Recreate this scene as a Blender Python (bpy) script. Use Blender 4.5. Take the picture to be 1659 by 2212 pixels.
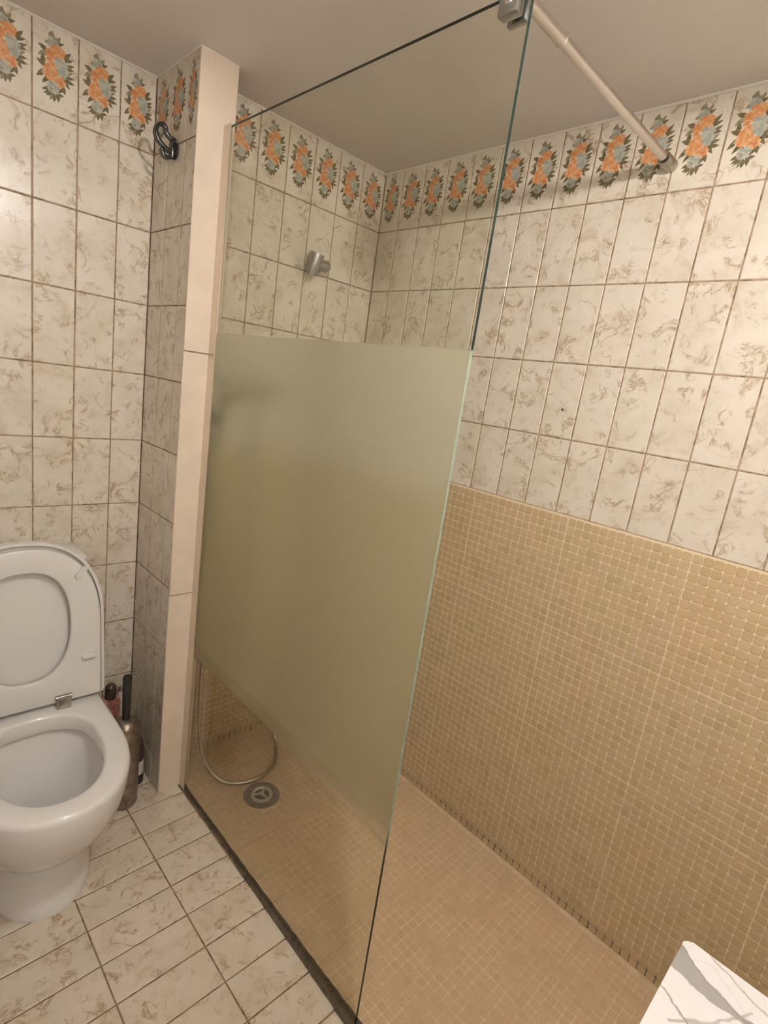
import bpy, bmesh, math, random
from mathutils import Vector, Matrix
random.seed(7)
scene = bpy.context.scene
for o in list(bpy.data.objects):
    bpy.data.objects.remove(o, do_unlink=True)
C = scene.collection

# ------------------------------------------------------------------ camera
CAM = Vector((-1.394, -1.5856, 1.3701)); FPX = 1163.6; YAW, PITCH, ROLL = 0.7992, -0.2226, 0.1466
fwd = Vector((math.sin(YAW)*math.cos(PITCH), math.cos(YAW)*math.cos(PITCH), math.sin(PITCH)))
r0 = Vector((math.cos(YAW), -math.sin(YAW), 0)); u0 = r0.cross(fwd)
RIGHT = math.cos(ROLL)*r0 + math.sin(ROLL)*u0; UP = -math.sin(ROLL)*r0 + math.cos(ROLL)*u0
cd = bpy.data.cameras.new('camera'); cam = bpy.data.objects.new('camera', cd); C.objects.link(cam)
cd.sensor_fit = 'VERTICAL'; cd.sensor_height = 24.0; cd.sensor_width = 18.0
cd.lens = 24.0*FPX/2212; cd.clip_start = 0.01
m = Matrix((RIGHT, UP, -fwd)).transposed().to_4x4(); m.translation = CAM
cam.matrix_world = m; scene.camera = cam

# ------------------------------------------------------------------ world, light, exposure
w = bpy.data.worlds.new('world'); scene.world = w; w.use_nodes = True
w.node_tree.nodes['Background'].inputs[0].default_value = (1, .9, .8, 1)
w.node_tree.nodes['Background'].inputs[1].default_value = 0.02
scene.view_settings.view_transform = 'Standard'; scene.view_settings.look = 'None'
scene.view_settings.gamma = 1.0; scene.view_settings.use_curve_mapping = False
scene.view_settings.exposure = 0.24
cy = getattr(scene, 'cycles', None)
if cy: cy.adaptive_threshold = .03; cy.use_light_tree = False; cy.max_bounces = 5; cy.diffuse_bounces = 3; cy.glossy_bounces = 2; cy.transmission_bounces = 4; cy.transparent_max_bounces = 8
LAMP = Vector((-0.91, -1.36, 1.974)); LAMP_W = 17.0; LAMP_COL = (1.0, .97, .94); LAMP_R = 0.02
FILL_W = 20.0  # power of the added fill lamp behind the camera

# ------------------------------------------------------------------ measures (metres)
ZC = 2.098                       # ceiling
ROW1 = 1.9070; TH = 0.200; TW = 0.0998
XS0, XS1, YS, YT = -0.746, -0.646, -0.1304, 0.133     # partition stub, toilet wall plane
XL, YB = -1.66, -2.30            # left wall, wall behind the camera
XG = -0.672; YGE = -1.0234; ZGT = 1.9505; ZF0, ZF1 = 0.512, 1.450   # glass, frosted band
ZM = 1.106                       # top of the mosaic
MP = 0.0221                      # mosaic pitch

# ------------------------------------------------------------------ helpers
def link(o, parent=None):
    C.objects.link(o)
    if parent is not None: o.parent = parent
    return o
def mesh_obj(name, me, mats=None, parent=None):
    o = bpy.data.objects.new(name, me)
    if mats is not None and len(me.materials) == 0:
        for mm in (mats if isinstance(mats, (list, tuple)) else [mats]): me.materials.append(mm)
    return link(o, parent)
def bm_obj(name, bm, mats, parent=None, smooth=False, sharp=None):
    bmesh.ops.recalc_face_normals(bm, faces=bm.faces)
    me = bpy.data.meshes.new(name); bm.to_mesh(me); bm.free()
    if smooth:
        for p in me.polygons: p.use_smooth = True
        if sharp is not None: me.set_sharp_from_angle(angle=math.radians(sharp))
    return mesh_obj(name, me, mats, parent)
def empty(name, loc=(0, 0, 0), rz=0):
    o = bpy.data.objects.new(name, None); o.location = loc; o.rotation_euler = (0, 0, rz); o.empty_display_size = .05
    return link(o)
def tag(o, label=None, cat=None, group=None, kind=None):
    if label: o['label'] = label
    if cat: o['category'] = cat
    if group: o['group'] = group
    if kind: o['kind'] = kind
    return o
def add_box(bm, x0, x1, y0, y1, z0, z1, bev=0, seg=2):
    r = bmesh.ops.create_cube(bm, size=1.0, matrix=Matrix.Translation(((x0+x1)/2, (y0+y1)/2, (z0+z1)/2)) @ Matrix.Diagonal((abs(x1-x0), abs(y1-y0), abs(z1-z0), 1)))
    if bev:
        es = {e for v in r['verts'] for e in v.link_edges}
        bmesh.ops.bevel(bm, geom=list(es), offset=bev, segments=seg, affect='EDGES', profile=.5)
def box(name, x0, x1, y0, y1, z0, z1, mat, parent=None, bev=0, seg=2):
    bm = bmesh.new(); add_box(bm, x0, x1, y0, y1, z0, z1, bev, seg)
    return bm_obj(name, bm, mat, parent, smooth=bool(bev), sharp=40)
def frame_for(d):
    d = d.normalized(); a = Vector((0, 0, 1)) if abs(d.z) < .9 else Vector((1, 0, 0))
    u = d.cross(a).normalized(); return u, d.cross(u).normalized()
def add_lathe(bm, prof, origin, axis, n=32):
    """prof: (distance along axis, radius)"""
    axis = Vector(axis).normalized(); u, v = frame_for(axis); o = Vector(origin); rings = []
    for (d, r) in prof:
        if r < 1e-6: rings.append([bm.verts.new(o+axis*d)])
        else: rings.append([bm.verts.new(o+axis*d+(u*math.cos(t)+v*math.sin(t))*r) for t in [2*math.pi*i/n for i in range(n)]])
    for a, b in zip(rings, rings[1:]):
        if len(a) == 1 and len(b) == 1: continue
        for i in range(n):
            j = (i+1) % n
            if len(a) == 1: bm.faces.new((a[0], b[i], b[j]))
            elif len(b) == 1: bm.faces.new((a[i], a[j], b[0]))
            else: bm.faces.new((a[i], a[j], b[j], b[i]))
def lathe(name, prof, origin, axis, mat, parent=None, n=32, sharp=35):
    bm = bmesh.new(); add_lathe(bm, prof, origin, axis, n); return bm_obj(name, bm, mat, parent, True, sharp)
def spline(pts, k=8):
    P = [Vector(p) for p in pts]; out = []
    for i in range(len(P)-1):
        a = P[max(i-1, 0)]; b = P[i]; c = P[i+1]; d = P[min(i+2, len(P)-1)]
        for s in range(k):
            t = s/k
            out.append(.5*((2*b)+(c-a)*t+(2*a-5*b+4*c-d)*t*t+(3*b-a-3*c+d)*t**3))
    out.append(P[-1]); return out
def add_tube(bm, pts, r, n=10, closed=False, radii=None, flat=None):
    N = len(pts); rings = []; u = None
    for i, p in enumerate(pts):
        d = (pts[(i+1) % N]-pts[i-1]) if closed else (pts[min(i+1, N-1)]-pts[max(i-1, 0)])
        d.normalize()
        if u is None: u, v = frame_for(d)
        else:
            u = (u-d*u.dot(d)).normalized(); v = d.cross(u)
        rr = radii[i] if radii else r
        rings.append([bm.verts.new(p+(u*math.cos(t)+v*math.sin(t))*rr) for t in [2*math.pi*k/n for k in range(n)]])
    for i in range(N if closed else N-1):
        a, b = rings[i], rings[(i+1) % N]
        for k in range(n): bm.faces.new((a[k], a[(k+1) % n], b[(k+1) % n], b[k]))
    if not closed:
        bm.faces.new(rings[0][::-1]); bm.faces.new(rings[-1])
def tube(name, pts, r, mat, parent=None, n=10, closed=False, radii=None):
    bm = bmesh.new(); add_tube(bm, pts, r, n, closed, radii); return bm_obj(name, bm, mat, parent, True, 60)
def add_prism(bm, poly, origin, ux, uy, un, depth, bev=0):
    """extrude a 2-D outline (list of (a,b)) lying at origin along ux,uy by depth along un"""
    o = Vector(origin); ux = Vector(ux); uy = Vector(uy); un = Vector(un)
    a = [bm.verts.new(o+ux*p[0]+uy*p[1]) for p in poly]; b = [bm.verts.new(o+ux*p[0]+uy*p[1]+un*depth) for p in poly]
    n = len(poly); bm.faces.new(a); top = bm.faces.new(b[::-1])
    for i in range(n): bm.faces.new((a[i], b[i], b[(i+1) % n], a[(i+1) % n]))
    return top

# ------------------------------------------------------------------ materials
def new_mat(name):
    mt = bpy.data.materials.new(name); mt.use_nodes = True
    nt = mt.node_tree; bs = nt.nodes['Principled BSDF']; return mt, nt, bs
def N(nt, kind, **kw):
    n = nt.nodes.new(kind)
    for k, v in kw.items():
        if k in n.inputs: n.inputs[k].default_value = v
        else: setattr(n, k, v)
    return n
def ramp(nt, fac, stops):
    r = nt.nodes.new('ShaderNodeValToRGB'); e = r.color_ramp.elements
    while len(e) < len(stops): e.new(.5)
    for i, (p, c) in enumerate(stops): e[i].position = p; e[i].color = (*c, 1) if len(c) == 3 else c
    nt.links.new(fac, r.inputs[0]); return r.outputs[0]
def mixc(nt, fac, a, b, mode='MIX'):
    n = nt.nodes.new('ShaderNodeMix'); n.data_type = 'RGBA'; n.blend_type = mode
    for s, val in ((n.inputs[0], fac), (n.inputs[6], a), (n.inputs[7], b)):
        if hasattr(val, 'is_linked'): nt.links.new(val, s)
        else: s.default_value = val if isinstance(val, float) else (*val, 1)
    return n.outputs[2]
def math_n(nt, op, a, b=None, c=None, clamp=False):
    n = nt.nodes.new('ShaderNodeMath'); n.operation = op; n.use_clamp = clamp
    for s, val in zip(n.inputs, (a, b, c)):
        if val is None: continue
        if hasattr(val, 'is_linked'): nt.links.new(val, s)
        else: s.default_value = val
    return n.outputs[0]
def maprange(nt, v, a, b, c, d, smooth=False):
    n = nt.nodes.new('ShaderNodeMapRange'); n.interpolation_type = 'SMOOTHSTEP' if smooth else 'LINEAR'
    nt.links.new(v, n.inputs[0])
    for i, x in enumerate((a, b, c, d)): n.inputs[i+1].default_value = x
    return n.outputs[0]
def simple(name, col, rough=.5, metal=0., noise=0., nscale=30, spec=.5, bump=0., bscale=200, coat=0.):
    mt, nt, bs = new_mat(name)
    tc = N(nt, 'ShaderNodeTexCoord')
    nz = N(nt, 'ShaderNodeTexNoise', Scale=float(nscale), Detail=4.0); nt.links.new(tc.outputs['Object'], nz.inputs['Vector'])
    lo = tuple(c*(1-noise) for c in col); hi = tuple(min(1, c*(1+noise)) for c in col)
    nt.links.new(ramp(nt, nz.outputs[0], [(.3, lo), (.7, hi)]), bs.inputs['Base Color'])
    bs.inputs['Roughness'].default_value = rough; bs.inputs['Metallic'].default_value = metal
    bs.inputs['Specular IOR Level'].default_value = spec; bs.inputs['Coat Weight'].default_value = coat
    if bump:
        n2 = N(nt, 'ShaderNodeTexNoise', Scale=float(bscale), Detail=3.0); nt.links.new(tc.outputs['Object'], n2.inputs['Vector'])
        b = N(nt, 'ShaderNodeBump', Strength=bump, Distance=.001); nt.links.new(n2.outputs[0], b.inputs['Height']); nt.links.new(b.outputs[0], bs.inputs['Normal'])
    return mt

def marble_tile(name, base, rough):
    mt, nt, bs = new_mat(name)
    tc = N(nt, 'ShaderNodeTexCoord'); oi = N(nt, 'ShaderNodeObjectInfo')
    off = N(nt, 'ShaderNodeVectorMath', operation='SCALE'); off.inputs[0].default_value = (31.7, 17.3, 23.9)
    nt.links.new(oi.outputs['Random'], off.inputs['Scale'])
    add = N(nt, 'ShaderNodeVectorMath', operation='ADD'); nt.links.new(tc.outputs['Object'], add.inputs[0]); nt.links.new(off.outputs[0], add.inputs[1])
    P = add.outputs[0]
    def nz(scale, detail, rgh, dist=0.):
        n = N(nt, 'ShaderNodeTexNoise', Scale=scale, Detail=detail, Roughness=rgh, Distortion=dist); nt.links.new(P, n.inputs['Vector']); return n.outputs[0]
    big = nz(11., 3., .55)
    col = ramp(nt, big, [(.30, tuple(c*f for c, f in zip(base, (.90, .88, .84)))), (.55, base), (.75, tuple(min(1, c*1.05) for c in base))])
    # soft tan clouds
    cl = nz(17., 5., .65, .6)
    col = mixc(nt, maprange(nt, cl, .50, .76, 0, .6, True), col, (base[0]*.70, base[1]*.60, base[2]*.46))
    # fine broken veins
    v1 = nz(15., 4., .6, 1.1)
    d1 = math_n(nt, 'ABSOLUTE', math_n(nt, 'SUBTRACT', v1, .5))
    line = maprange(nt, d1, 0.001, .016, 1, 0, True)
    halo = maprange(nt, d1, 0.0, .07, 1, 0, True)
    seg = maprange(nt, nz(21., 2., .5), .47, .62, 0, 1, True)
    col = mixc(nt, math_n(nt, 'MULTIPLY', math_n(nt, 'MULTIPLY', halo, seg), .52), col, (base[0]*.62, base[1]*.50, base[2]*.36))
    col = mixc(nt, math_n(nt, 'MULTIPLY', math_n(nt, 'MULTIPLY', line, seg), .58), col, (.27, .17, .085))
    v2 = nz(34., 3., .6, .8)
    d2 = math_n(nt, 'ABSOLUTE', math_n(nt, 'SUBTRACT', v2, .5))
    seg2 = maprange(nt, nz(28., 2., .5), .58, .68, 0, 1, True)
    col = mixc(nt, math_n(nt, 'MULTIPLY', math_n(nt, 'MULTIPLY', maprange(nt, d2, 0, .03, 1, 0, True), seg2), .55), col, (base[0]*.45, base[1]*.34, base[2]*.22))
    nt.links.new(col, bs.inputs['Base Color'])
    bs.inputs['Roughness'].default_value = rough
    b = N(nt, 'ShaderNodeBump', Strength=.12, Distance=.0015); nt.links.new(nz(26., 2., .5), b.inputs['Height']); nt.links.new(b.outputs[0], bs.inputs['Normal'])
    return mt

def mosaic_mat(name, cols, rough, fleck=.16):
    mt, nt, bs = new_mat(name)
    at = N(nt, 'ShaderNodeAttribute', attribute_name='rnd'); oi = N(nt, 'ShaderNodeObjectInfo')
    f = math_n(nt, 'FRACT', math_n(nt, 'ADD', at.outputs['Fac'], oi.outputs['Random']))
    geo = N(nt, 'ShaderNodeNewGeometry')
    nz = N(nt, 'ShaderNodeTexNoise', Scale=180., Detail=3., Roughness=.6); nt.links.new(geo.outputs['Position'], nz.inputs['Vector'])
    nb = N(nt, 'ShaderNodeTexNoise', Scale=5., Detail=3., Roughness=.6); nt.links.new(geo.outputs['Position'], nb.inputs['Vector'])
    col = ramp(nt, f, [(0., cols[0]), (.5, cols[1]), (1., cols[2])])
    col = mixc(nt, maprange(nt, nz.outputs[0], .35, .75, 0, fleck*2, True), col, tuple(c*.72 for c in cols[1]))
    col = mixc(nt, maprange(nt, nb.outputs[0], .45, .75, 0, .35, True), col, (cols[1][0]*1.02, cols[1][1]*.86, cols[1][2]*.78))
    nt.links.new(col, bs.inputs['Base Color']); bs.inputs['Roughness'].default_value = rough
    bs.inputs['Specular IOR Level'].default_value = .35
    return mt

def grout_mat(name, col, dark, amount, scale=40., mould=False):
    mt, nt, bs = new_mat(name)
    geo = N(nt, 'ShaderNodeNewGeometry')
    nz = N(nt, 'ShaderNodeTexNoise', Scale=scale, Detail=4., Roughness=.65); nt.links.new(geo.outputs['Position'], nz.inputs['Vector'])
    c = mixc(nt, maprange(nt, nz.outputs[0], .42, .66, 0, amount, True), col, dark)
    if mould:   # black mould that has settled in the lowest joints
        sx = N(nt, 'ShaderNodeSeparateXYZ'); nt.links.new(geo.outputs['Position'], sx.inputs[0])
        n2 = N(nt, 'ShaderNodeTexNoise', Scale=22., Detail=5., Roughness=.7); nt.links.new(geo.outputs['Position'], n2.inputs['Vector'])
        low = maprange(nt, math_n(nt, 'ADD', sx.outputs['Z'], math_n(nt, 'MULTIPLY', n2.outputs[0], -.05)), -.02, .03, 1, 0, True)
        c = mixc(nt, math_n(nt, 'MULTIPLY', low, .9), c, (.035, .02, .012))
    nt.links.new(c, bs.inputs['Base Color']); bs.inputs['Roughness'].default_value = .85
    return mt

M = {}
M['tile'] = marble_tile('glazed_marble_tile', (.80, .72, .61), .27)
M['floor_tile'] = marble_tile('floor_marble_tile', (.78, .68, .56), .30)
M['grout'] = grout_mat('brown_grout', (.40, .285, .185), (.15, .095, .055), .9)
M['floor_grout'] = grout_mat('floor_grout', (.30, .20, .11), (.09, .055, .028), .9)
M['mosaic'] = mosaic_mat('mosaic_wall', ((.55, .41, .225), (.63, .475, .275), (.61, .435, .27)), .42)
M['mosaic_floor'] = mosaic_mat('mosaic_floor', ((.64, .46, .28), (.69, .495, .31), (.71, .50, .32)), .55, .2)
M['mgrout'] = grout_mat('mosaic_grout', (.84, .70, .50), (.78, .64, .46), .6, 9., True)
M['mfgrout'] = grout_mat('mosaic_floor_grout', (.76, .58, .39), (.60, .42, .26), .8, 14.)
M['ceiling'] = simple('ceiling_paint', (.77, .71, .65), .9, noise=.03, nscale=3)
M['plaster'] = simple('cream_paint', (.80, .665, .53), .55, noise=.06, nscale=14, bump=.25, bscale=60)
M['wall_plain'] = simple('plain_wall', (.84, .79, .72), .5, noise=.05, nscale=6)
M['edge_glint'] = simple('white_edge_glint', (.82, .76, .68), .6, noise=.05)  # pale colour standing in for light caught on the top tile edges
M['ceramic'] = simple('white_ceramic', (.86, .825, .795), .10, noise=.01, coat=.3)
M['seat'] = simple('white_plastic', (.80, .765, .725), .26, noise=.01)
M['chrome'] = simple('chrome', (.78, .75, .70), .16, 1., noise=.05)
M['hose'] = simple('hose_steel', (.50, .45, .38), .25, 1., noise=.1)
M['clamp'] = simple('clamp_metal', (.45, .45, .46), .3, 1., noise=.08)
M['hinge'] = simple('dull_chrome', (.40, .375, .32), .3, 1., noise=.1)
M['steel'] = simple('brushed_steel', (.26, .21, .17), .34, .75, noise=.35, nscale=60)
M['bar'] = simple('satin_chrome_bar', (.66, .615, .57), .32, 1., noise=.05, nscale=40)
M['flange'] = simple('tarnished_flange', (.44, .42, .34), .32, 1., noise=.12, nscale=50)
M['alu'] = simple('aluminium_profile', (.74, .67, .58), .34, .85, noise=.05, nscale=20)
M['black'] = simple('black_metal', (.018, .017, .016), .22, 0., noise=.2, spec=.6)
M['black_plastic'] = simple('black_plastic', (.025, .022, .02), .4, 0., noise=.2)
M['grey_plastic'] = simple('grey_plastic', (.36, .35, .32), .3, .5, noise=.1)
M['sealant'] = grout_mat('mouldy_sealant', (.11, .08, .05), (.04, .028, .018), .8, 70.)
M['dark'] = simple('dark_hole', (.02, .015, .012), .8)
M['drain_dark'] = simple('drain_ring', (.22, .19, .155), .42, .35, noise=.3, nscale=60)
M['dark_cup'] = simple('drain_cup', (.10, .08, .06), .5, .2, noise=.3)
M['drain_cap'] = simple('drain_cap', (.60, .52, .42), .35, .3, noise=.15, nscale=60)
M['petal_a'] = simple('print_orange', (.66, .285, .115), .25, noise=.15, nscale=150)
M['petal_b'] = simple('print_light_orange', (.72, .395, .20), .25, noise=.12, nscale=150)
M['petal_c'] = simple('print_deep_orange', (.55, .22, .10), .25, noise=.15, nscale=150)
M['teal_a'] = simple('print_grey_green', (.38, .38, .31), .25, noise=.15, nscale=150)
M['teal_b'] = simple('print_pale_green', (.50, .49, .41), .25, noise=.12, nscale=150)
M['leaf'] = simple('print_olive', (.17, .135, .07), .25, noise=.35, nscale=200)
M['leaf_b'] = simple('print_grey_olive', (.29, .25, .17), .25, noise=.25, nscale=200)
M['red_label'] = simple('pink_label', (.50, .22, .19), .35, noise=.4, nscale=70)
M['olive'] = simple('olive_plastic', (.16, .12, .035), .4, noise=.5, nscale=60)
M['white_pl'] = simple('white_label', (.72, .67, .60), .4, noise=.05)
M['brown_pl'] = simple('brown_plastic', (.07, .05, .035), .35, noise=.3)
M['cabinet'] = simple('white_cabinet', (.74, .70, .65), .35, noise=.02)

def glass_mat(name, edge=False):
    mt, nt, bs = new_mat(name); nt.nodes.remove(bs); out = nt.nodes['Material Output']
    tc = N(nt, 'ShaderNodeTexCoord'); sx = N(nt, 'ShaderNodeSeparateXYZ'); nt.links.new(tc.outputs['Object'], sx.inputs[0])
    z = sx.outputs['Z']
    band = math_n(nt, 'MULTIPLY', maprange(nt, z, ZF0-.055, ZF0+.035, 0, 1, True), maprange(nt, z, ZF1-.002, ZF1+.002, 1, 0))
    if edge:
        d = N(nt, 'ShaderNodeBsdfPrincipled', Roughness=.25); d.inputs['Specular IOR Level'].default_value = .2
        nt.links.new(mixc(nt, math_n(nt, 'MULTIPLY', band, .9), (.012, .020, .015), (.30, .35, .27)), d.inputs['Base Color'])
        nt.links.new(d.outputs[0], out.inputs[0]); return mt
    fr = N(nt, 'ShaderNodeFresnel', IOR=1.45); ge = N(nt, 'ShaderNodeNewGeometry')
    nt.links.new(maprange(nt, ge.outputs['Backfacing'], 0, 1, 1.45, 1/1.45), fr.inputs['IOR'])   # thin pane: same reflectance on both faces
    tr = N(nt, 'ShaderNodeBsdfTransparent', Color=(.975, .98, .945, 1)); gl = N(nt, 'ShaderNodeBsdfGlossy', Roughness=.015)
    gf = math_n(nt, 'MULTIPLY', fr.outputs[0], .75)
    clear = N(nt, 'ShaderNodeMixShader'); nt.links.new(gf, clear.inputs[0]); nt.links.new(tr.outputs[0], clear.inputs[1]); nt.links.new(gl.outputs[0], clear.inputs[2])
    rf = N(nt, 'ShaderNodeBsdfRefraction', Color=(.92, .95, .86, 1), Roughness=.48, IOR=1.25)
    tl = N(nt, 'ShaderNodeBsdfTranslucent', Color=(.72, .74, .60, 1))
    df = N(nt, 'ShaderNodeBsdfDiffuse', Color=(.60, .60, .47, 1))
    m1 = N(nt, 'ShaderNodeMixShader'); m1.inputs[0].default_value = .25; nt.links.new(rf.outputs[0], m1.inputs[1]); nt.links.new(tl.outputs[0], m1.inputs[2])
    m2 = N(nt, 'ShaderNodeMixShader'); m2.inputs[0].default_value = .20; nt.links.new(m1.outputs[0], m2.inputs[1]); nt.links.new(df.outputs[0], m2.inputs[2])
    front = maprange(nt, sx.outputs['X'], XG+.003, XG+.005, 1, 0)          # etched on the room side only
    mm = N(nt, 'ShaderNodeMixShader'); nt.links.new(math_n(nt, 'MULTIPLY', band, front), mm.inputs[0])
    nt.links.new(clear.outputs[0], mm.inputs[1]); nt.links.new(m2.outputs[0], mm.inputs[2]); nt.links.new(mm.outputs[0], out.inputs[0])
    return mt
M['glass'] = glass_mat('shower_glass'); M['glass_edge'] = glass_mat('glass_edge', True)

def marble_top():
    mt, nt, bs = new_mat('white_marble')
    geo = N(nt, 'ShaderNodeTexCoord'); P = geo.outputs['Object']
    n1 = N(nt, 'ShaderNodeTexNoise', Scale=16., Detail=5., Roughness=.55); nt.links.new(P, n1.inputs['Vector'])
    n3 = N(nt, 'ShaderNodeTexNoise', Scale=5., Detail=5., Roughness=.5, Distortion=.7); nt.links.new(P, n3.inputs['Vector'])
    wob = math_n(nt, 'MULTIPLY', math_n(nt, 'SUBTRACT', n1.outputs[0], .5), .030)
    def vein(p, q, w0, w1, col, c, amt, run=.5):
        """a vein from p to q (metres on the slab), half width w0 at p and w1 at q"""
        d = Vector((q[0]-p[0], q[1]-p[1], 0)); L = d.length; d.normalize()
        v = N(nt, 'ShaderNodeVectorMath', operation='SUBTRACT'); nt.links.new(P, v.inputs[0]); v.inputs[1].default_value = (p[0], p[1], 0)
        a = N(nt, 'ShaderNodeVectorMath', operation='DOT_PRODUCT'); nt.links.new(v.outputs[0], a.inputs[0]); a.inputs[1].default_value = d
        h = N(nt, 'ShaderNodeVectorMath', operation='DOT_PRODUCT'); nt.links.new(v.outputs[0], h.inputs[0]); h.inputs[1].default_value = (-d.y, d.x, 0)
        wd = maprange(nt, a.outputs['Value'], 0, L, w0, w1)
        e = math_n(nt, 'SUBTRACT', math_n(nt, 'ABSOLUTE', math_n(nt, 'ADD', h.outputs['Value'], wob)), wd)
        m_ = maprange(nt, e, -.0006, .0014, amt, 0, True)
        m_ = math_n(nt, 'MULTIPLY', m_, math_n(nt, 'MULTIPLY', math_n(nt, 'GREATER_THAN', a.outputs['Value'], -.02), math_n(nt, 'LESS_THAN', a.outputs['Value'], L*(1+run))))
        return mixc(nt, m_, col, c)
    o = Vector((.99, 1.80))
    def L2(x, y): return (x+o.x, y+o.y)
    col = mixc(nt, maprange(nt, math_n(nt, 'ABSOLUTE', math_n(nt, 'SUBTRACT', n3.outputs[0], .5)), 0, .006, .25, 0, True), (.72, .69, .67), (.45, .42, .39))
    col = vein(L2(-.764, -1.522), L2(-.773, -1.594), .019, .0035, col, (.27, .25, .23), .95, 1.2)
    col = vein(L2(-.747, -1.527), L2(-.770, -1.590), .0006, .0006, col, (.20, .18, .16), .8, 1.2)
    col = vein(L2(-.811, -1.524), L2(-.830, -1.565), .0007, .0009, col, (.22, .19, .16), .85, 2.)
    col = vein(L2(-.727, -1.554), L2(-.746, -1.604), .0007, .0010, col, (.30, .26, .22), .75, 1.)
    col = vein(L2(-.826, -1.557), L2(-.765, -1.597), .0014, .0010, col, (.30, .26, .22), .7, .1)
    col = vein(L2(-1.05, -1.527), L2(-1.12, -1.90), .004, .010, col, (.36, .33, .30), .8, .8)
    col = vein(L2(-1.22, -1.527), L2(-.90, -2.0), .0008, .0012, col, (.24, .21, .18), .8, .8)
    nt.links.new(col, bs.inputs['Base Color']); bs.inputs['Roughness'].default_value = .18
    return mt
M['marble'] = marble_top()

# ------------------------------------------------------------------ pieces: tiles
_tile_cache = {}
def tile_mesh(wd, ht, key='tile', mat='tile', th=.006, ch=.0012):
    k = (round(wd, 4), round(ht, 4), key)
    if k in _tile_cache: return _tile_cache[k]
    bm = bmesh.new()
    def ring(a, b, z): return [bm.verts.new((sx*a, sy*b, z)) for sx, sy in ((-1, -1), (1, -1), (1, 1), (-1, 1))]
    a, b = wd/2, ht/2
    r = [ring(a, b, -th), ring(a, b, -ch), ring(a-ch*1.3, b-ch*1.3, 0)]
    for p, q in zip(r, r[1:]):
        for i in range(4): bm.faces.new((p[i], p[(i+1) % 4], q[(i+1) % 4], q[i]))
    bm.faces.new(r[2])
    bmesh.ops.recalc_face_normals(bm, faces=bm.faces)
    me = bpy.data.meshes.new(key); bm.to_mesh(me); bm.free(); me.materials.append(M[mat]); _tile_cache[k] = me; return me
def plane_mat(origin, un):
    """local x,y in the face, z = outward normal un"""
    un = Vector(un)
    ux = {(0, -1, 0): Vector((1, 0, 0)), (-1, 0, 0): Vector((0, -1, 0)), (0, 0, 1): Vector((1, 0, 0))}[tuple(int(round(c)) for c in un)]
    uy = un.cross(ux); mt = Matrix((ux, uy, un)).transposed().to_4x4(); mt.translation = Vector(origin); return mt

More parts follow.
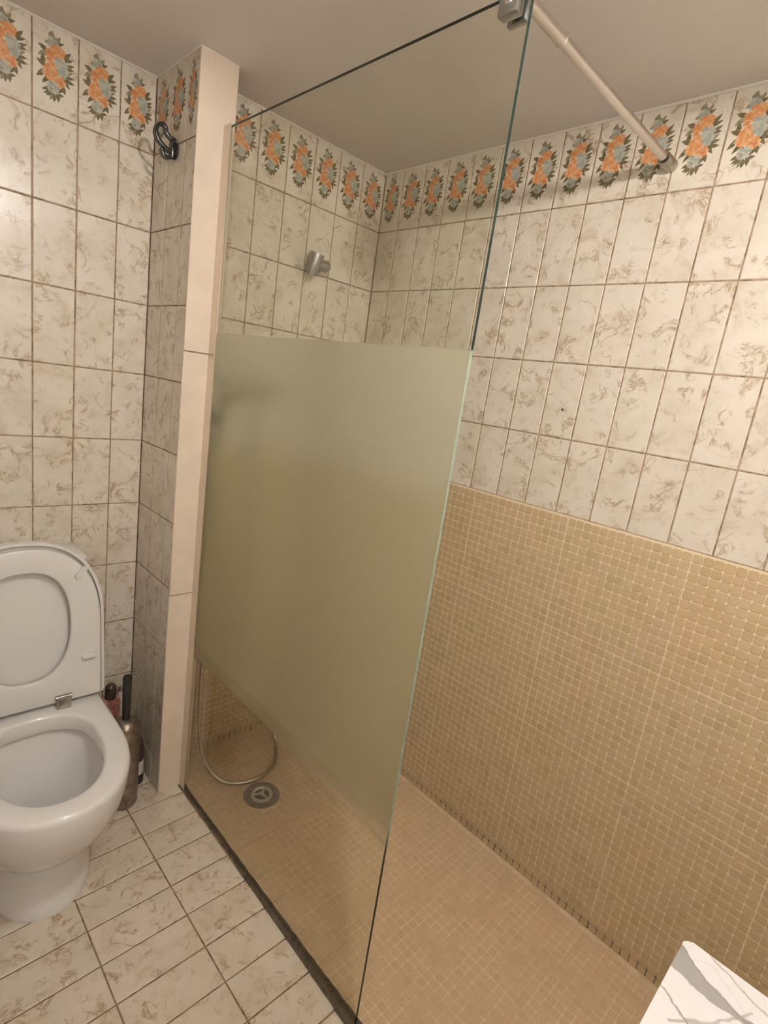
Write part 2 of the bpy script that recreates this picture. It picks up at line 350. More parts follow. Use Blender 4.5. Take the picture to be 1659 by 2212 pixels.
def motif_mesh():
    """bouquet printed on the border tiles, in tile units (u right, v up)"""
    W, H = .0998, .191; bm = bmesh.new()
    names = ['petal_a', 'petal_b', 'petal_c', 'teal_a', 'teal_b', 'leaf', 'leaf_b']; idx = {n: i for i, n in enumerate(names)}
    lvl = [0]
    rnd = random.Random(3)
    def put(poly, mat):
        lvl[0] += 1; z = .00012+lvl[0]*.0000035
        f = bm.faces.new([bm.verts.new(((u-.5)*W, (v-.5)*H, z)) for u, v in poly]); f.material_index = idx[mat]
    def blob(u, v, r, mat, n=12, wob=.18, sy=.52):
        ph = rnd.random()*6; put([(u+r*(1+wob*math.sin(3*t+ph))*math.cos(t), v+r*sy*(1+wob*math.sin(3*t+ph))*math.sin(t)) for t in [2*math.pi*i/n for i in range(n)]], mat)
    def leaf(u, v, ang, L, wd, mat):
        ca, sa = math.cos(ang), math.sin(ang); L *= 1.2; wd *= 1.25
        pts = [(-.5, 0), (-.2, .5), (.1, .42), (.5, 0), (.15, -.38), (-.22, -.45)]
        put([(u+(x*L*ca-y*wd*sa), v+(x*L*sa+y*wd*ca)*.52) for x, y in pts], mat)
    def flower(u, v, r, a, b, c):
        for k in range(6):
            t = k*math.pi/3+rnd.random()*.5; blob(u+r*.55*math.cos(t), v+r*.55*.52*math.sin(t), r*.42, (a, b)[k % 2])
        blob(u, v, r*.45, c); 
        for k in range(3):
            t = rnd.random()*6; leaf(u+r*.35*math.cos(t), v+r*.18*math.sin(t), t, r*.7, r*.2, b if k else c)
    R = math.radians
    for (u, v, a, L, wd, mt) in [(.40, .880, 75, .16, .11, 'leaf_b'), (.54, .850, 60, .17, .08, 'leaf_b'), (.57, .812, 25, .20, .07, 'leaf'), (.47, .845, 95, .12, .07, 'leaf_b'), (.33, .785, 200, .14, .08, 'leaf_b'),
            (.22, .708, 160, .19, .09, 'leaf'), (.22, .640, 215, .21, .10, 'leaf_b'), (.225, .585, 100, .16, .09, 'leaf'), (.19, .535, 160, .20, .09, 'leaf'), (.19, .42, 225, .26, .10, 'leaf'), (.28, .365, 235, .22, .08, 'leaf'), (.25, .44, 200, .16, .09, 'leaf_b'),
            (.74, .722, 50, .22, .08, 'leaf'), (.75, .675, 20, .22, .08, 'leaf'), (.79, .618, 25, .20, .07, 'leaf'), (.79, .585, 5, .18, .07, 'leaf'), (.77, .530, 35, .22, .07, 'leaf_b'), (.79, .487, 10, .20, .07, 'leaf'), (.79, .440, -5, .22, .08, 'leaf'), (.74, .40, -50, .18, .07, 'leaf'), (.67, .325, -70, .17, .08, 'leaf'),
            (.30, .27, 205, .18, .07, 'leaf'), (.32, .235, 215, .18, .06, 'leaf'), (.42, .20, 240, .17, .08, 'leaf_b'), (.47, .195, 265, .16, .07, 'leaf'), (.55, .22, -85, .20, .08, 'leaf'), (.60, .305, 40, .20, .07, 'leaf'), (.37, .225, 220, .18, .06, 'leaf'), (.61, .25, 10, .12, .06, 'leaf'), (.40, .345, 110, .13, .07, 'leaf')]:
        leaf(u, v, R(a), L, wd, mt)
    blob(.42, .796, .12, 'teal_b'); blob(.46, .81, .07, 'teal_a'); blob(.37, .785, .06, 'teal_a')
    flower(.45, .31, .15, 'teal_a', 'teal_b', 'teal_a'); flower(.40, .28, .09, 'teal_a', 'teal_b', 'leaf_b')
    flower(.53, .705, .19, 'petal_a', 'petal_b', 'petal_a'); flower(.36, .668, .11, 'petal_a', 'petal_a', 'petal_c'); flower(.37, .61, .09, 'petal_b', 'petal_a', 'petal_c')
    flower(.60, .575, .19, 'teal_a', 'teal_b', 'teal_b'); flower(.63, .51, .14, 'teal_b', 'teal_a', 'teal_a')
    flower(.40, .535, .12, 'petal_b', 'petal_a', 'petal_c'); flower(.38, .460, .19, 'petal_a', 'petal_b', 'petal_a'); flower(.595, .40, .13, 'petal_b', 'petal_a', 'petal_c')
    me = bpy.data.meshes.new('flower_print'); bm.to_mesh(me); bm.free()
    for n in names: me.materials.append(M[n])
    return me
MOTIF = motif_mesh()

def put_tile(parent, origin, un, wd, ht, mat='tile', key='tile', name='tile', jitter=.0004):
    o = bpy.data.objects.new(name, tile_mesh(wd, ht, key, mat)); link(o, parent)
    mt = plane_mat(origin, un); mt.translation += Vector(un)*random.uniform(-jitter, jitter)
    o.matrix_local = mt @ Matrix.Rotation(random.uniform(-.002, .002), 4, 'X') @ Matrix.Rotation(random.uniform(-.002, .002), 4, 'Y'); return o
G = .0034   # joint width
def tile_grid(parent, un, fixed, cuts_a, cuts_b, to_world, motif_row=None, mat='tile', key='tile', gap=G):
    """cuts are joint centre lines along the two in-plane axes"""
    for i in range(len(cuts_a)-1):
        for j in range(len(cuts_b)-1):
            a0, a1 = sorted((cuts_a[i], cuts_a[i+1])); b0, b1 = sorted((cuts_b[j], cuts_b[j+1]))
            wd, ht = a1-a0-gap, b1-b0-gap
            if wd < .008 or ht < .008: continue
            t = put_tile(parent, to_world((a0+a1)/2, (b0+b1)/2), un, wd, ht, mat, key, 'border_tile' if motif_row == j else 'tile')
            if motif_row == j and wd > .04:
                f = bpy.data.objects.new('flower_print', MOTIF); link(f, t)
                if wd < .09: f.scale = (wd/.0998, 1, 1)

# ------------------------------------------------------------------ pieces: mosaic
def mosaic_template(s=.0102, th=.004, ch=.0010, rc=.0034):
    pts = []
    for (cx, cy, a0) in ((1, 1, 0), (-1, 1, 90), (-1, -1, 180), (1, -1, 270)):
        for a in (a0+5, a0+85):
            pts.append((cx*(s-rc)+rc*math.cos(math.radians(a)), cy*(s-rc)+rc*math.sin(math.radians(a))))
    V = [(x, y, -th) for x, y in pts]+[(x, y, -ch) for x, y in pts]+[(x*(1-ch/s), y*(1-ch/s), 0) for x, y in pts]
    F = []
    for k in (0, 8):
        for i in range(8): F.append((k+i, k+(i+1) % 8, k+8+(i+1) % 8, k+8+i))
    F.append(tuple(range(16, 24))); return V, F
MV, MF = mosaic_template()
def screen(p):
    d = Vector(p)-CAM; z = d.dot(fwd)
    if z < .05: return None
    return (829.5+FPX*d.dot(RIGHT)/z, 1106-FPX*d.dot(UP)/z, z)
def mosaic_field(parent, un, centres, mat, nmax=300, score_bonus=None):
    """the pieces that show largest are objects; all others are one joined part"""
    me = bpy.data.meshes.new('mosaic_tile'); me.from_pydata(MV, [], MF); me.materials.append(mat)
    unv = Vector(un); sc = []
    for i, c in enumerate(centres):
        s = screen(c); v = 0
        if s and 5 < s[0] < 1654 and 5 < s[1] < 2207:
            d = CAM-Vector(c); v = abs(d.normalized().dot(unv))/(s[2]**2)
            if score_bonus: v *= score_bonus(c, s)
        sc.append((v, i))
    sc.sort(reverse=True); pick = {i for v, i in sc[:nmax] if v > 0}
    verts, faces, rnd = [], [], []
    for i, c in enumerate(centres):
        mt = plane_mat(c, un) @ Matrix.Rotation(random.uniform(-.02, .02), 4, 'Z') @ Matrix.Rotation(random.uniform(-.015, .015), 4, 'X')
        mt.translation += unv*random.uniform(-.0004, .0004)+Vector(mt.col[0][:3])*random.uniform(-.0003, .0003)+Vector(mt.col[1][:3])*random.uniform(-.0003, .0003)
        if i in pick:
            o = bpy.data.objects.new('mosaic_tile', me); link(o, parent); o.matrix_local = mt
        else:
            k = len(verts); verts += [tuple(mt @ Vector(v)) for v in MV]; faces += [tuple(a+k for a in f) for f in MF]; rnd += [random.random()]*len(MV)
    m2 = bpy.data.meshes.new('mosaic_tiles'); m2.from_pydata(verts, [], faces); m2.materials.append(mat)
    at = m2.attributes.new('rnd', 'FLOAT', 'POINT'); at.data.foreach_set('value', rnd)
    o = bpy.data.objects.new('mosaic_tiles', m2); link(o, parent); o['kind'] = 'stuff'
def cuts(start, step, end):
    out = [start]
    while (out[-1]+step-end)*(1 if step > 0 else -1) < 0: out.append(out[-1]+step)
    out.append(end); return out
def mosaic_lines(start, end, first_joint, n=14, joint=.0014):
    """centres along one axis going from start to end in the sheet rhythm (14 pieces, then a wider joint)"""
    sg = 1 if end > start else -1; pitch = (.3155-joint)/n; out = []; p = first_joint
    while (p-start)*sg > 0: p -= sg*.3155
    while (end-p)*sg > 0:
        for k in range(n):
            c = p+sg*(joint/2+pitch*(k+.5))
            if (c-start)*sg > .010 and (end-c)*sg > .0095: out.append(c)
        p += sg*.3155
    return out

# ------------------------------------------------------------------ the setting
GD = .0016   # how far the joints lie behind the tile faces
rows = [ZC]+[ROW1-TH*i for i in range(10)]+[0]
wall_back = tag(box('wall_back', XL, XS0, YT+GD, YT+.10, 0, ZC, M['grout']), kind='structure')
tile_grid(wall_back, (0, -1, 0), YT, cuts(XS0, -.0915, XS0-.0915)[:1]+cuts(XS0-.0915, -TW, XL), rows, lambda a, b: (a, YT, b), 0)

wall_part = tag(box('wall_partition', XS0+GD, XS1, YS+.004, YT+.09, 0, ZC, M['grout']), kind='structure')
tile_grid(wall_part, (-1, 0, 0), XS0, [YT, .0365, -.066, YS+.004], rows, lambda a, b: (XS0, a, b), 0)
for z0, z1 in ((0.0, .685), (.688, 1.391), (1.3935, ZC)):
    box('end_panel', XS0-.0005, XS1+.0005, YS-.0002, YS+.006, z0, z1, M['plaster'], wall_part, .0015, 1)

wall_sb = tag(box('wall_shower', XS1, .10, GD, .10, 0, ZC, M['grout']), kind='structure')
upper = [ZC]+[ROW1-TH*i for i in range(4)]+[ZM]
tile_grid(wall_sb, (0, -1, 0), 0, [0, -.1018]+[-.1018-TW*k for k in range(1, 6)]+[XS1], upper, lambda a, b: (a, 0, b), 0)
bed = box('mosaic_bed', XS1, 0, -.0052, GD+.002, 0, ZM, M['mgrout'], wall_sb)
xs = mosaic_lines(0, XS1, -.02); zs = mosaic_lines(ZM, 0, ZM-.003)
mosaic_field(wall_sb, (0, -1, 0), [(x, -.0073, z) for x in xs for z in zs], M['mosaic'], 120, lambda c, s: 1. if (s[1] > 1430+(s[0]-430)*.855) else .001)

wall_right = tag(box('wall_right', GD, .10, YB, .0, 0, ZC, M['grout']), kind='structure')
tile_grid(wall_right, (-1, 0, 0), 0, [0]+[-.0911-TW*k for k in range(0, 17)], upper, lambda a, b: (0, a, b), 0)
box('mosaic_bed', -.0052, GD+.002, YB, 0, 0, ZM, M['mgrout'], wall_right)
ys = mosaic_lines(-.007, -1.72, -.6207); zs = mosaic_lines(ZM, 0, ZM-.003)
mosaic_field(wall_right, (-1, 0, 0), [(-.0073, y, z) for y in ys for z in zs], M['mosaic'], 300)
lathe('drill_hole', [(0, .0032), (.0006, .0032), (.0007, .0)], (-.0003, -.8466, 1.3843), (-1, 0, 0), M['dark'], wall_right, 10)

tag(box('wall_left', XL-.1, XL, YB, YT+.1, 0, ZC, M['wall_plain']), kind='structure')
tag(box('wall_front', XL, .1, YB-.1, YB, 0, ZC, M['wall_plain']), kind='structure')
tag(box('ceiling', XL-.1, .12, YB-.1, YT+.12, ZC, ZC+.06, M['ceiling']), kind='structure')

floor = tag(box('floor', XL, XG-.006, YB, YT+.0, -.08, -GD, M['floor_grout']), kind='structure')
frows = [YT, .0371, -.0636]+[-.1643-.1007*k for k in range(0, 18)]
tile_grid(floor, (0, 0, 1), 0, [XG-.006, -.8457]+[-.8457-.2039*k for k in range(1, 5)], frows, lambda a, b: (a, b, 0), None, 'floor_tile', 'floor_tile')

sfloor = tag(box('floor_shower', XG-.006, 0, YB, 0, -.08, .0004, M['mfgrout']), kind='structure')
DR = Vector((-.478, -.323, 0))
xs = mosaic_lines(-.006, XG+.012, -.02); ys = mosaic_lines(-.008, -1.72, -.30)
mosaic_field(sfloor, (0, 0, 1), [(x, y, .0012) for x in xs for y in ys if (Vector((x, y, 0))-DR).length > .066], M['mosaic_floor'], 300)

# beads painting the tile-edge glint at the ceiling, and the threshold under the glass
def bead(name, a, b, r=.0045):
    o = tube(name, [Vector(a), Vector(b)], r, M['edge_glint'], None, 8); tag(o, kind='structure')
bead('glint_trim_1', (XL, YT, ZC), (XS0, YT, ZC)); bead('glint_trim_2', (XS1, 0, ZC), (0, 0, ZC)); bead('glint_trim_3', (0, 0, ZC), (0, YB, ZC))
bead('glint_trim_4', (XS0, YT, ZC), (XS0, YS, ZC), .003); bead('glint_trim_5', (XS0, YS, ZC), (XS1, YS, ZC), .003)
thr = tag(box('trim_6', XG+.0005, XG+.013, YB+.3, YS, -.01, .0032, M['alu'], None, .001, 1), kind='structure')
bm = bmesh.new(); rr = random.Random(5); prof = []
n = 60
for s in (-1, 1):
    pass
pts = []
for i in range(n+1):
    y = YS-.001+(YGE-.01-YS)*i/n
    wl = .0062+.008*(i/n)**2.5+rr.uniform(-.0008, .0012); wr = .002+.007*(i/n)**2.5+rr.uniform(-.001, .001)
    pts.append([bm.verts.new((XG-wl, y, .0034)), bm.verts.new((XG-.001, y, .0068)), bm.verts.new((XG+.009, y, .0068)), bm.verts.new((XG+.009+wr, y, .0034))])
for a, b in zip(pts, pts[1:]):
    for k in range(3): bm.faces.new((a[k], a[k+1], b[k+1], b[k]))
bm.faces.new(pts[0]); bm.faces.new(pts[-1][::-1])
bm_obj('sealant_bead', bm, M['sealant'], thr, True, 50)

# ------------------------------------------------------------------ shower screen
scr = tag(empty('shower_screen', (XG, -.6, .004)), 'clear glass shower screen with a wide frosted band and chrome support bar', 'shower screen')
scr.location = (0, 0, 0)
gx0, gx1 = XG, XG+.0065
bm = bmesh.new(); add_box(bm, gx0, gx1, YGE, YS-.006, .0045, ZGT)
g = bm_obj('glass_panel', bm, [M['glass'], M['glass_edge']], scr)
for p in g.data.polygons:
    p.material_index = 0 if abs(p.normal.x) > .5 else 1
# U-profile on the wall
bm = bmesh.new()
add_prism(bm, [(-.005, 0), (.012, 0), (.012, .011), (.0095, .011), (.0095, .004), (-.0025, .004), (-.0025, .036), (-.005, .036)], (XG, YS-.0004, .004), (1, 0, 0), (0, -1, 0), (0, 0, 1), ZGT-.004+.004)
bm_obj('wall_profile', bm, M['alu'], scr)
# support bar
BY, BZ = -.987, 1.9675
bar = lathe('support_bar', [(0, 0), (0, .0105), (.13, .0105), (.1305, .0118), (.1335, .0118), (.134, .0095), (.60, .0095), (.60, 0)], (XG+.014, BY, BZ-.004), (1, 0, 0), M['bar'], scr, 28)
lathe('wall_flange', [(0, 0), (0, .0125), (.004, .0145), (.0485, .0145), (.0485, 0)], (-.050, BY, BZ-.004), (1, 0, 0), M['flange'], scr, 28)
box('glass_clamp', XG-.018, XG-.0006, -1.014, -.980, 1.914, 1.974, M['clamp'], scr, .002)
box('glass_clamp', XG+.0072, XG+.018, -1.014, -.980, 1.914, 1.974, M['clamp'], scr, .002)
box('clamp_bridge', XG-.018, XG+.018, -1.014, -.980, ZGT+.0006, 1.974, M['clamp'], scr, .001)
lathe('clamp_screw', [(0, .005), (.002, .005), (.0025, .004), (.0026, 0)], (XG-.018, -.997, 1.930), (-1, 0, 0), M['chrome'], scr, 14)

# ------------------------------------------------------------------ toilet
TX = -1.100
toilet = tag(empty('toilet', (TX, -.25, 0), math.radians(-.5)), 'white ceramic toilet with its lid and seat raised, beside the partition', 'toilet')
def ring_pts(a, yf, yb, z, nf=2.25, nb=4.5, n=56):
    y0 = yf+min(.26, (yb-yf)*.62); out = []
    for i in range(n):
        t = 2*math.pi*i/n; c, s = math.cos(t), math.sin(t)
        ex = nf if s < 0 else nb
        x = a*math.copysign(abs(c)**(2/ex), c); y = math.copysign(abs(s)**(2/ex), s)
        out.append(Vector((x, y0+(y*(y0-yf) if s < 0 else y*(yb-y0))+.25, z)))
    return out
prof = [(.000, .130, -.378, .06), (.012, .132, -.380, .06), (.03, .128, -.372, .06), (.07, .119, -.350, .07), (.105, .114, -.338, .08), (.125, .117, -.348, .085), (.16, .132, -.390, .09), (.20, .149, -.434, .10), (.25, .164, -.472, .105),
        (.30, .174, -.500, .11), (.35, .179, -.516, .11), (.388, .181, -.522, .11), (.397, .1795, -.5205, .109), (.402, .1755, -.516, .107), (.404, .1695, -.510, .104)]
inner = [(.404, 0.1310, -.475, -.128), (.402, 0.1260, -.470, -.134), (.396, 0.1225, -.466, -.138), (.366, 0.1210, -.464, -.140), (.360, 0.1230, -.466, -.138), (.357, 0.1390, -.480, -.124), (.345, 0.1390, -.479, -.126), (.31, 0.1280, -.462, -.142), (.26, 0.1130, -.432, -.160), (.215, 0.0890, -.395, -.185), (.19, 0.0550, -.36, -.205), (.165, 0.0450, -.335, -.215), (.12, 0.0400, -.325, -.22)]
bm = bmesh.new(); rings = [[bm.verts.new(v) for v in ring_pts(a, f, b, z)] for (z, a, f, b) in prof]
rings += [[bm.verts.new(v) for v in ring_pts(a, f, b, z, 2.2, 2.6)] for (z, a, f, b) in inner]
for p, q in zip(rings, rings[1:]):
    for i in range(len(p)): bm.faces.new((p[i], p[(i+1) % len(p)], q[(i+1) % len(p)], q[i]))
bm.faces.new(rings[-1]); bm.faces.new(rings[0][::-1])
bowl = bm_obj('bowl', bm, M['ceramic'], toilet, True, 55)
bm = bmesh.new(); vs = [bm.verts.new(v) for v in ring_pts(.0478, -.342, -.212, .172, 2.2, 2.6)]; bm.faces.new(vs)
bm_obj('water', bm, simple('toilet_water', (.55, .50, .45), .03, noise=.02), toilet)
# raised lid and seat: outlines in their own plane (a across, b up from the hinge)
def d_shape(w, h, top_r, n=28, r=.02):
    pts = [(w*.985, 0), (w, r*.4), (w, h-top_r)]
    for i in range(1, n): t = math.pi*i/n; pts.append((w*math.copysign(abs(math.cos(t))**(2/2.35), math.cos(t)), h-top_r+top_r*abs(math.sin(t))**(2/2.35)))
    pts += [(-w, h-top_r), (-w, r*.4), (-w*.985, 0)]; return pts
tilt = math.radians(5.5); un = Vector((0, -math.cos(tilt), math.sin(tilt))); uy = Vector((0, math.sin(tilt), math.cos(tilt)))
def rounded_prism(name, poly, org, depth, mat, bev=.006, hole=None, parent=toilet):
    bm = bmesh.new()
    a = [bm.verts.new(Vector(org)+Vector((p[0], 0, 0))+uy*p[1]) for p in poly]
    if hole:
        h = [bm.verts.new(Vector(org)+Vector((p[0], 0, 0))+uy*p[1]) for p in hole]
        ea = [bm.edges.new((a[i], a[(i+1) % len(a)])) for i in range(len(a))]; eh = [bm.edges.new((h[i], h[(i+1) % len(h)])) for i in range(len(h))]
        bmesh.ops.triangle_fill(bm, use_beauty=True, use_dissolve=False, edges=ea+eh)
    else: bm.faces.new(a)
    ex = bmesh.ops.extrude_face_region(bm, geom=list(bm.faces))
    vs = [e for e in ex['geom'] if isinstance(e, bmesh.types.BMVert)]
    bmesh.ops.translate(bm, verts=vs, vec=un*depth)
    bmesh.ops.recalc_face_normals(bm, faces=bm.faces)
    es = [e for e in bm.edges if len(e.link_faces) == 2 and e.calc_face_angle(0) > .9]
    bmesh.ops.bevel(bm, geom=es, offset=bev, segments=3, affect='EDGES', profile=.5, clamp_overlap=True)
    return bm_obj(name, bm, mat, parent, True, 35)
HZ = .4075; YH = -.078+.25
rounded_prism('lid', d_shape(.191, .454, .235), (0, YH+.006, HZ+.002), .010, M['seat'], .003)
rounded_prism('lid_rim', d_shape(.191, .454, .235), (0, YH-.0035, HZ+.002), .013, M['seat'], .0025, [(x, y) for x, y in d_shape(.1835, .4465, .2285)])
hole = [(.104*math.copysign(abs(math.cos(t))**(2/2.5), math.cos(t)), .222+.150*math.copysign(abs(math.sin(t))**(2/2.3), math.sin(t))) for t in [2*math.pi*i/44 for i in range(44)]]
seat = rounded_prism('seat', d_shape(.1785, .434, .226), (0, YH-.0165, HZ+.008), .017, M['seat'], .0055, hole)
# buffers on the underside of the seat (which now faces the room)
for (bx, bz, ang) in ((.128, .362, 50), (-.128, .362, 130), (.146, .120, 5), (-.146, .120, 175)):
    bm = bmesh.new(); pl = []
    for i in range(16):
        t = 2*math.pi*i/16; x = .0065*math.cos(t)+math.copysign(.012, math.cos(t)); y = .0065*math.sin(t)
        ca, sa = math.cos(math.radians(ang)), math.sin(math.radians(ang)); pl.append((bx+x*ca-y*sa, bz+x*sa+y*ca))
    top = add_prism(bm, pl, Vector((0, YH-.0165, HZ+.008))+un*.0165, (1, 0, 0), uy, un, .014)
    bmesh.ops.bevel(bm, geom=list(top.edges), offset=.003, segments=2, affect='EDGES')
    bm_obj('seat_buffer', bm, M['seat'], seat, True, 40)
for s in (-1, 1):
    hb = box('hinge', s*.082-.017, s*.082+.017, YH-.050, YH-.018, HZ-.004, HZ+.030, M['hinge'], toilet, .004)
    lathe('hinge_pin', [(0, 0), (0, .006), (.040, .006), (.040, 0)], (s*.082-.020, YH-.036, HZ+.027), (1, 0, 0), M['hinge'], hb, 16)
box('cistern', -.160, .160, .002+.25, .126+.25, .400, .778, M['ceramic'], toilet, .022, 4)
box('cistern_lid', -.165, .165, -.003+.25, .129+.25, .776, .797, M['ceramic'], toilet, .009, 3)
lathe('flush_button', [(0, .020), (.006, .020), (.008, .017), (.008, 0)], (0, .065+.25, .797), (0, 0, 1), M['chrome'], toilet, 24)

# ------------------------------------------------------------------ things beside the toilet
br = tag(empty('toilet_brush', (-.846, -.103, 0)), 'toilet brush with black handle standing in a steel cylinder beside the toilet', 'toilet brush')
lathe('holder', [(0, 0), (0, .036), (.004, .041), (.010, .0425), (.25, .0415), (.272, .039), (.288, .031), (.296, .020), (.298, .0)], (0, 0, 0), (0, 0, 1), M['steel'], br, 36, 50)
lathe('handle', [(.285, 0), (.285, .0105), (.36, .012), (.434, .0128), (.440, .011), (.441, .0)], (0, 0, 0), (0, 0, 1), M['black_plastic'], br, 24)
bt = tag(empty('small_bottle', (-.786, -.035, 0)), 'small dark bottle with a white label standing behind the toilet brush', 'bottle')
lathe('base', [(0, 0), (0, .024), (.003, .027), (.038, .027), (.038, 0)], (0, 0, 0), (0, 0, 1), M['black_plastic'], bt, 28)
lathe('label', [(.038, .0), (.038, .0268), (.088, .0268), (.088, 0)], (0, 0, 0), (0, 0, 1), M['white_pl'], bt, 28)
lathe('cap', [(.088, 0), (.088, .0265), (.125, .0255), (.150, .020), (.160, .009), (.161, 0)], (0, 0, 0), (0, 0, 1), M['brown_pl'], bt, 28)
cb = tag(empty('cleaning_bottle', (-.842, .045, 0)), 'cleaning product bottle with a pink and olive label, half hidden behind the toilet rim', 'bottle')
lathe('body', [(0, 0), (0, .026), (.004, .030), (.18, .030), (.18, 0)], (0, 0, 0), (0, 0, 1), M['olive'], cb, 28)
lathe('label', [(.18, 0), (.18, .0302), (.27, .0302), (.285, .024), (.285, 0)], (0, 0, 0), (0, 0, 1), M['red_label'], cb, 28)
lathe('cap', [(.285, 0), (.285, .017), (.325, .016), (.333, .010), (.333, 0)], (0, 0, 0), (0, 0, 1), M['brown_pl'], cb, 24)
pp = tag(empty('water_pipe', (-.790, .108, 0)), 'thin pale water pipe rising along the tiled wall behind the toilet brush', 'pipe')
tube('pipe', [Vector((0, 0, .0)), Vector((0, 0, .15)), Vector((0, 0, .27))], .006, M['white_pl'], pp, 12)
lathe('valve', [(0, 0), (0, .010), (.018, .010), (.020, .007), (.020, 0)], (0, 0, .262), (0, 0, 1), M['chrome'], pp, 16)
box('wall_clip', -.010, .010, .003, .0236, .20, .212, M['white_pl'], pp, .001, 1)

# ------------------------------------------------------------------ wall hook
hk = tag(empty('wall_hook', (XS0, -.010, 1.895)), 'black double robe hook fixed to the side of the partition', 'hook')
lathe('base_plate', [(0, 0), (0, .021), (.004, .021), (.006, .018), (.006, 0)], (-.0012, 0, -.004), (-1, 0, 0), M['black'], hk, 28)
def ribbon(name, pts, wd, th, parent):
    P = spline(pts, 6); bm = bmesh.new(); rows_ = []
    for i, p in enumerate(P):
        d = (P[min(i+1, len(P)-1)]-P[max(i-1, 0)]).normalized(); nrm = Vector((0, 1, 0)).cross(d)
        rows_.append([bm.verts.new(p+nrm*th*a+Vector((0, wd*b, 0))) for a, b in ((-.5, -.42), (-.3, -.5), (.3, -.5), (.5, -.42), (.5, .42), (.3, .5), (-.3, .5), (-.5, .42))])
    for a, b in zip(rows_, rows_[1:]):
        for k in range(8): bm.faces.new((a[k], a[(k+1) % 8], b[(k+1) % 8], b[k]))
    bm.faces.new(rows_[0][::-1]); bm.faces.new(rows_[-1]); return bm_obj(name, bm, M['black'], parent, True, 50)
ribbon('upper_hook', [(-.004, 0, .020), (-.016, 0, .022), (-.026, 0, .029), (-.029, 0, .040), (-.037, 0, .045), (-.049, 0, .038), (-.053, 0, .022), (-.047, 0, .008), (-.036, 0, -.001), (-.022, 0, -.008), (-.012, 0, -.010)], .017, .0085, hk)
ribbon('lower_hook', [(-.006, 0, .002), (-.010, 0, -.018), (-.020, 0, -.026), (-.032, 0, -.022), (-.036, 0, -.010)], .017, .0085, hk)
box('bracket', -.014, -.004, -.009, .009, -.024, .024, M['black'], hk, .003)

# ------------------------------------------------------------------ shower fittings
hd = tag(empty('handset_holder', (-.268, 0, 1.725)), 'grey hand shower holder, empty, fixed high on the tiled shower wall', 'shower holder')
lathe('wall_base', [(0, 0), (0, .020), (.012, .019), (.030, .014), (.030, 0)], (.006, -.0008, .002), (0, -1, 0), M['grey_plastic'], hd, 28)
lathe('pivot_knob', [(-.022, 0), (-.022, .015), (-.014, .018), (.020, .018), (.026, .014), (.026, 0)], (.004, -.042, .004), (1, 0, .12), M['grey_plastic'], hd, 28)
lathe('cradle', [(-.034, .0), (-.034, .0165), (.030, .0235), (.034, .0225), (.034, .018), (-.020, .013), (-.020, 0)], (-.032, -.048, .0), (.10, -.28, 1), M['grey_plastic'], hd, 32)

mx = tag(empty('shower_mixer', (-.345, 0, 1.325)), 'chrome bar shower mixer seen as a blur through the frosted glass', 'mixer tap')
lathe('body', [(-.14, 0), (-.14, .020), (-.095, .022), (-.093, .018), (.093, .018), (.095, .022), (.14, .020), (.14, 0)], (0, -.055, 0), (1, 0, 0), M['chrome'], mx, 32)
for s in (-1, 1): lathe('escutcheon', [(0, 0), (0, .031), (.006, .028), (.012, .014), (.04, .013), (.04, 0)], (s*.075, -.0008, 0), (0, -1, 0), M['chrome'], mx, 28)
lathe('outlet', [(0, 0), (0, .010), (.022, .010), (.022, 0)], (.03, -.055, -.014), (0, 0, -1), M['chrome'], mx, 20)
box('lever', -.012, .012, -.115, -.070, .006, .016, M['chrome'], mx, .003)

hs = tag(empty('hand_shower', (-.535, -.060, 1.22)), 'chrome hand shower hanging with its loose hose behind the screen', 'hand shower')
lathe('grip', [(0, 0), (0, .009), (.03, .011), (.14, .010), (.16, .013), (.16, 0)], (0, 0, -.10), (.0, -.18, 1), M['chrome'], hs, 24)
lathe('shower_head', [(0, 0), (0, .030), (.006, .036), (.016, .034), (.026, .016), (.026, 0)], (0, -.052, .055), (0, .88, .45), M['chrome'], hs, 32)
lathe('hook_clip', [(0, 0), (0, .014), (.058, .014), (.058, 0)], (0, .0592, -.01), (0, -1, 0), M['grey_plastic'], hs, 20)
hp = [(-.315, -.055, 1.286), (-.312, -.060, 1.10), (-.305, -.075, .70), (-.300, -.100, .30), (-.309, -.120, .085), (-.322, -.165, .022), (-.375, -.232, .0105), (-.449, -.257, .0105), (-.520, -.242, .0105), (-.572, -.200, .022), (-.606, -.155, .085), (-.618, -.125, .22), (-.605, -.095, .50), (-.570, -.065, .85), (-.535, -.042, 1.12)]
loc = Vector(hs.location)
bm = bmesh.new(); path = spline([Vector(p)-loc for p in hp], 14); L = 0; rad = []
for i in range(len(path)): rad.append(.0072 if i % 2 else .0063)
add_tube(bm, path, .007, 10, False, rad); bm_obj('hose', bm, M['hose'], hs, True, 60)

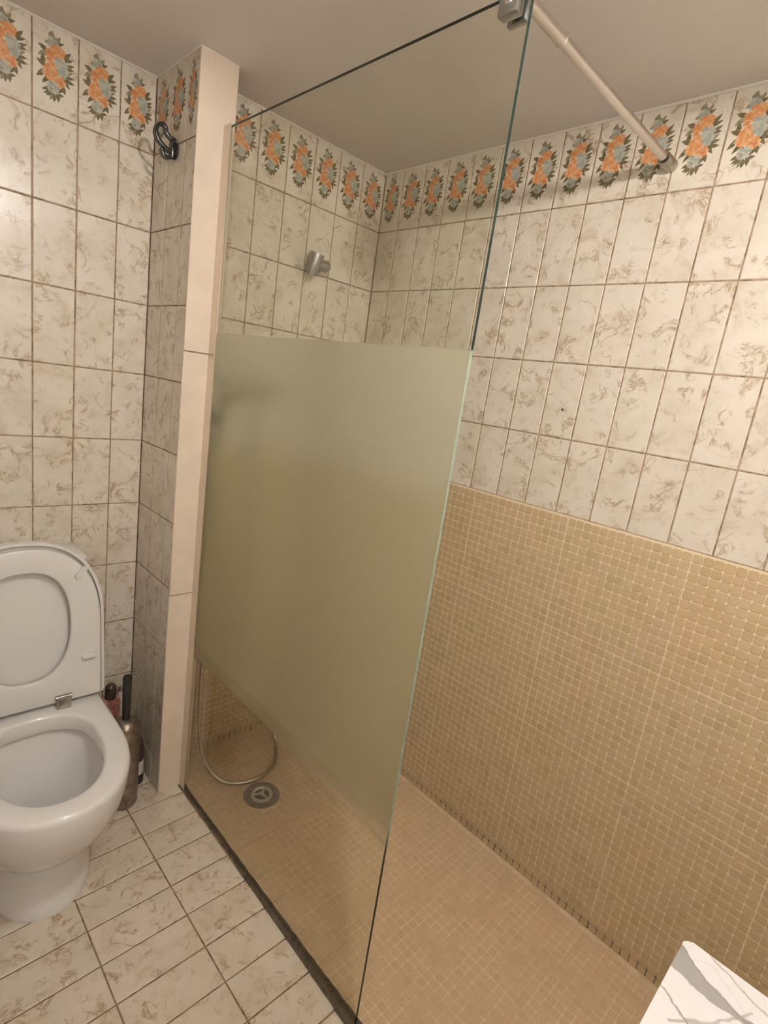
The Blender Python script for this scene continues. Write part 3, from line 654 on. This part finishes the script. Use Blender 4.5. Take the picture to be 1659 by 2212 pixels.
dr = tag(empty('floor_drain', (DR.x, DR.y, 0)), 'round shower floor drain with a pale slotted cap in the mosaic floor', 'drain')
lathe('ring', [(.0006, 0), (.0006, .060), (.0040, .058), (.0050, .052), (.0022, .043), (.0016, 0)], (0, 0, 0), (0, 0, 1), M['drain_dark'], dr, 48)
lathe('cap', [(.0018, .036), (.0075, .034), (.0085, .030), (.0060, .026), (.0030, .024), (.0028, 0)], (0, 0, 0), (0, 0, 1), [M['drain_cap']], dr, 40)
for k in range(3):
    a = math.radians(35+120*k); bm = bmesh.new(); c, s = math.cos(a), math.sin(a)
    add_prism(bm, [(-.0, -.003), (.031, -.003), (.031, .003), (0, .003)], (0, 0, .0048), (c, s, 0), (-s, c, 0), (0, 0, 1), .0040); bm_obj('spoke', bm, M['drain_cap'], dr)
lathe('cup', [(.0034, 0), (.0036, .0255), (.0034, .026)], (0, 0, 0), (0, 0, 1), M['dark_cup'], dr, 32)
lathe('hub', [(.0048, 0), (.0048, .008), (.0096, .007), (.0098, 0)], (0, 0, 0), (0, 0, 1), M['drain_cap'], dr, 20)

# ------------------------------------------------------------------ vanity with marble top (only its corner is in view)
vn = tag(empty('vanity_unit', (-.99, -1.80, 0)), 'vanity unit with a white marble top, its corner at the lower right', 'vanity')
VX0, VX1, VY0, VY1, VZ = -1.30, -.727, -2.06, -1.527, .80
bm = bmesh.new(); pl = []; rc = .008
for cx, cy, a0 in ((VX1, VY1, 0), (VX0, VY1, 90), (VX0, VY0, 180), (VX1, VY0, 270)):
    for a in range(0, 91, 18):
        t = math.radians(a0+a); sx = 1 if cx == VX1 else -1; sy = 1 if cy == VY1 else -1
        pl.append((cx-sx*rc+rc*math.cos(t)+.99, cy-sy*rc+rc*math.sin(t)+1.80))
top = add_prism(bm, pl, (0, 0, VZ-.03), (1, 0, 0), (0, 1, 0), (0, 0, 1), .03)
bmesh.ops.bevel(bm, geom=list(top.edges), offset=.002, segments=2, affect='EDGES')
bm_obj('marble_top', bm, M['marble'], vn, True, 35)
box('cabinet', VX0+1.0, VX1+.97, VY0+1.80, VY1+1.775, .08, VZ-.03, M['cabinet'], vn, .002, 1)
box('plinth', VX0+1.02, VX1+.95, VY0+1.82, VY1+1.74, 0.0015, .08, M['cabinet'], vn)
for k in range(2):
    d = box('door', VX0+1.003+.272*k, VX0+1.003+.272*k+.268, VY1+1.775, VY1+1.793, .09, VZ-.04, M['cabinet'], vn, .002, 1)
    lathe('knob', [(0, .006), (.012, .005), (.014, .011), (.022, .010), (.022, 0)], (VX0+1.003+(.24 if k == 0 else .30), VY1+1.793, .55), (0, 1, 0), M['chrome'], d, 18)

# ------------------------------------------------------------------ ceiling lamp (above the frame)
lp = tag(empty('ceiling_lamp', (LAMP.x, LAMP.y, ZC)), 'ceiling lamp with a wide shade shaped to keep light off the ceiling, above the vanity', 'lamp')
lathe('shade', [(-.002, 0), (-.002, .038), (-.045, .042), (-.106, .205), (-.110, .205), (-.052, .040), (-.052, 0)], (0, 0, 0), (0, 0, 1), M['cabinet'], lp, 48)  # unseen shade, rim lowered to keep direct lamp light off the ceiling
ld = bpy.data.lights.new('lamp_bulb', 'POINT'); ld.energy = LAMP_W; ld.color = LAMP_COL; ld.shadow_soft_size = LAMP_R
lo = bpy.data.objects.new('lamp_bulb', ld); link(lo, lp); lo.location = (0, 0, LAMP.z-ZC)

# ------------------------------------------------------------------ added fill lamp behind the camera, lifts floor, mosaic and toilet
ml = tag(empty('added_fill_lamp', (-1.02, YB, 1.56)), 'added tubular fill lamp, unseen on the wall behind the camera', 'lamp')
mt, nt, bs = new_mat('fill_tube'); bs.inputs['Emission Color'].default_value = (*LAMP_COL, 1); bs.inputs['Emission Strength'].default_value = 8.0; mt.cycles.emission_sampling = 'NONE'
lathe('tube', [(-.30, 0), (-.30, .020), (.30, .020), (.30, 0)], (0, .060, 0), (1, 0, 0), mt, ml, 24)
box('back_plate', -.31, .31, .001, .022, -.03, .03, M['chrome'], ml, .003)
for sgn in (-1, 1): lathe('end_cap', [(0, 0), (0, .023), (.012, .023), (.012, 0)], (sgn*.30, .060, 0), (sgn, 0, 0), M['chrome'], ml, 24)
for sgn in (-1, 1): box('arm', sgn*.306-.006, sgn*.306+.006, .020, .050, -.012, .012, M['chrome'], ml, .001, 1)
al = bpy.data.lights.new('fill_light', 'AREA'); al.shape = 'RECTANGLE'; al.size = .60; al.size_y = .05; al.energy = FILL_W; al.color = LAMP_COL
ao = bpy.data.objects.new('fill_light', al); link(ao, ml); ao.location = (0, .082, 0); ao.rotation_euler = (math.radians(90), 0, math.pi)
